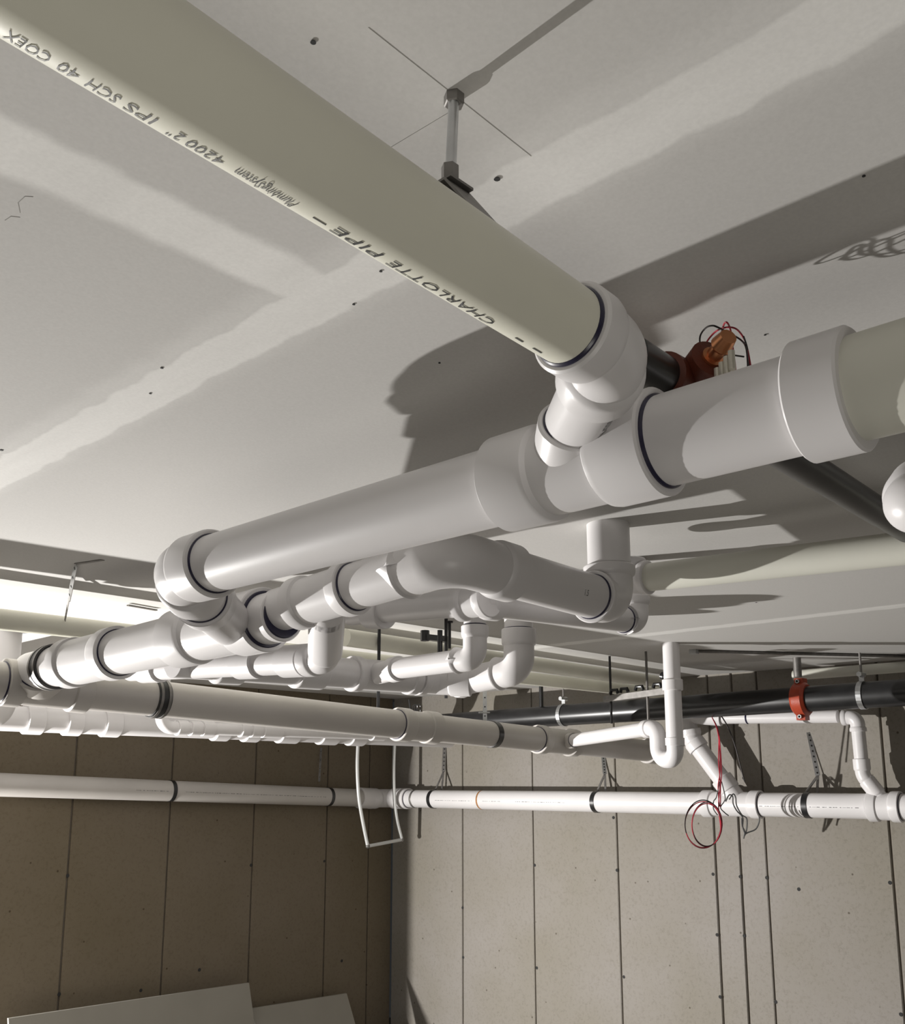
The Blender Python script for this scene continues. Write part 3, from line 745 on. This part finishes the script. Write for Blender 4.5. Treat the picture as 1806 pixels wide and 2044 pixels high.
rod(755, 1384, 1412, 3.15, 'short black rod between the collector pipe and the rear main', .0058)
rod(890, 1384, 1394, 3.1, 'stub of black rod hanging under the collector pipe, right of its wye', .006)
rod(1080, 1393, 1412, 5.2, 'tiny black rod stub left of the black main hanger', .012)
ua = at(822, 1392, 4.2); t = root('beam_clamp', ua, 'small wire U-bolt clamp behind the rear main socket', 'clamp')
bm = bmesh.new(); 
for k in (-1, 1):
    pts = fillet([at(826+k*2, 1424, 4.2), at(826+k*2, 1408, 4.2), at(836+k*3, 1405, 4.2), at(836+k*3, 1424, 4.2)], .01, 4); sweep(bm, pts, .002, 8)
sweep(bm, [at(816, 1396, 4.2), at(819, 1416, 4.2)], .003, 8); sweep(bm, [at(830, 1415, 4.2), at(833, 1417, 4.2)], .008, 8)
build('u_bolt', bm, 'black', t)
# strut with pipe clamps
sa = at(1208, 1396, 4.15); sb = at(1352, 1377, 3.85)
t = root('strut_channel', sa, 'zinc strut channel hung on rods in front of the black main, carrying black pipe clamps', 'strut')
bm = bmesh.new(); slab(bm, sa, sb, .026, .03, ZD); build('channel', bm, 'dull', t, smooth=False)
for px, y0, y1, m in ((1219, 1385, 1452, 'black'), (1292, 1380, 1445, 'dull')):
    q = on_line(sa, sb, px); bm = bmesh.new(); sweep(bm, [V((q.x, q.y, H)), V((q.x, q.y, q.z-.11))], .0055, 10); build('threaded_rod', bm, m, t)
for px in (1226, 1246, 1276, 1312, 1334):
    q = on_line(sa, sb, px)+ZD*.026; bm = bmesh.new(); sweep(bm, [q-YD*.02-ZD*.006, q-YD*.014+ZD*.010, q+YD*.014+ZD*.010, q+YD*.02-ZD*.006], .008, 10); build('pipe_clamp', bm, 'black', t)
bm = bmesh.new(); q0 = at(1322, 1349, 3.75); q1 = at(1350, 1356, 3.7)
t = root('pipe_stub', q0, 'short dark pipe stub above the strut, left of the P-trap riser', 'pipe'); sweep(bm, [q0, q1], .012, 14); sweep(bm, [q0-(q1-q0)*.05, q0+(q1-q0)*.15], .016, 14); build('stub', bm, 'black', t)
# dark strip modelled in place of a small cast shadow on the ceiling
q0 = atz(255, 1208, H-.006); q1 = atz(312, 1218, H-.006)
t = root('ceiling_shadow_strip', q0, 'thin dark strip standing for a shadow on the ceiling left of the first elbow', 'shadow_strip'); bm = bmesh.new(); slab(bm, q0, q1, .012, .004, (q1-q0).cross(ZD)); build('strip', bm, 'dull', t, smooth=False)

# ================================================================ HANGING TUBE LOOP IN THE CORNER
hy = 4.62
A = [atY(715, 1470, hy), atY(713, 1530, hy), atY(716, 1590, hy), atY(724, 1640, hy), atY(734, 1689, hy)]
B = [atY(788, 1470, hy-.03), atY(786, 1530, hy-.03), atY(787, 1590, hy-.03), atY(792, 1635, hy-.03), atY(802, 1676, hy-.03)]
t = root('hanging_tube_frame', A[0], 'open loop of thin white tubing hanging in the corner in front of the wall pipe', 'tubing')
wire('tube', [A[0]+ZD*.15]+A, 'tube', t, .011); wire('tube', [B[0]+ZD*.15]+B, 'tube', t, .011); wire('cross_tube', [A[-1], B[-1]], 'tube', t, .011)
for q in (A[-1], B[-1]):
    bm = bmesh.new(); bmesh.ops.create_icosphere(bm, subdivisions=2, radius=.015)
    for v in bm.verts: v.co += q
    build('corner_joint', bm, 'dull', t)
# ================================================================ WIRES AT THE RIGHT WALL
dR = 4.32
t = root('red_wire_coil', at(1405, 1640, dR), 'coil of red and black wire hanging in front of the right wall pipe', 'wires')
for cx, cy, rx, ry, m, ph in ((1404, 1646, 37, 46, 'redwire', .3), (1411, 1645, 30, 44, 'blackwire', .1), (1403, 1645, 36, 48, 'blackwire', .5), (1410, 1647, 29, 43, 'redwire', .7)):
    wire('wire_loop', [at(cx+rx*cos(a+ph), cy+ry*sin(a+ph), dR+.01*sin(2*a)) for a in [2*pi*k/20 for k in range(21)]], m, t, .0026)
for m, pl in (('redwire', [(1424, 1427), (1431, 1455), (1436, 1490), (1437, 1540), (1433, 1570), (1436, 1610)]), ('redwire', [(1426, 1427), (1433, 1457), (1438, 1500), (1440, 1545), (1438, 1570), (1438, 1612)]), ('redwire', [(1435, 1470), (1434, 1520), (1437, 1560), (1434, 1610), (1438, 1650), (1436, 1670)]),
              ('greywire', [(1436, 1560), (1430, 1590), (1424, 1600), (1424, 1615), (1432, 1627)]), ('greywire', [(1440, 1560), (1447, 1590), (1445, 1600), (1438, 1612), (1446, 1622), (1454, 1628)])):
    pl_ = [at(x, y, dR) for x, y in pl]
    if pl[0][1] < 1430: pl_ = [bk(1420)-ZD*(r4+.002)]+pl_[1:]
    wire('wire', pl_, m, t, .0026)
t = root('grey_wire_bundle', at(1485, 1650, 4.4), 'dark grey wires wrapped over the right wall pipe, right of the red coil', 'wires')
for m, pl in (('blackwire', [(1440, 1430), (1452, 1450), (1466, 1485), (1478, 1530), (1486, 1560)]),
              ('greywire', [(1448, 1600), (1455, 1587), (1462, 1590), (1463, 1604), (1470, 1618), (1482, 1632), (1482, 1650), (1487, 1665)]),
              ('greywire', [(1455, 1596), (1463, 1585), (1468, 1592), (1470, 1608), (1480, 1626), (1490, 1634), (1490, 1655), (1486, 1668)]),
              ('greywire', [(1486, 1666), (1492, 1662), (1508, 1655), (1515, 1640), (1515, 1630)]), ('greywire', [(1480, 1633), (1481, 1648), (1486, 1660), (1484, 1674)])):
    wire('wire', [at(x, y, 4.32) for x, y in pl], m, t, .0032)
# ================================================================ BOARDS LEANING ON THE LEFT WALL
def board(name, pts, lab, off):
    t_ = []
    bm = bmesh.new(); P = [atY(x, y, YW-off) for x, y in pts]; A, B = P
    zt = A.z; 
    lo = [V((A.x, YW-off-.16, -ZC)), V((B.x, YW-off-.16, -ZC))]
    f = [bm.verts.new(v) for v in (A, B, lo[1], lo[0])]; g_ = [bm.verts.new(v+V((0, .014, 0))) for v in (A, B, lo[1], lo[0])]
    bm.faces.new(f); bm.faces.new(g_[::-1])
    for i in range(4): bm.faces.new((f[i], g_[i], g_[(i+1) % 4], f[(i+1) % 4]))
    o = build(name, bm, 'board', smooth=False); tag(o, lab, 'board', 'boards leaning on the left wall'); return o
board('leaning_board', [(17, 2033), (497, 1962)], 'pale board leaning on the left wall, the taller left one cut by the bottom edge', .10)
board('leaning_board', [(503, 2013), (692, 1983)], 'pale board leaning on the left wall, the lower one right of the taller board', .07)
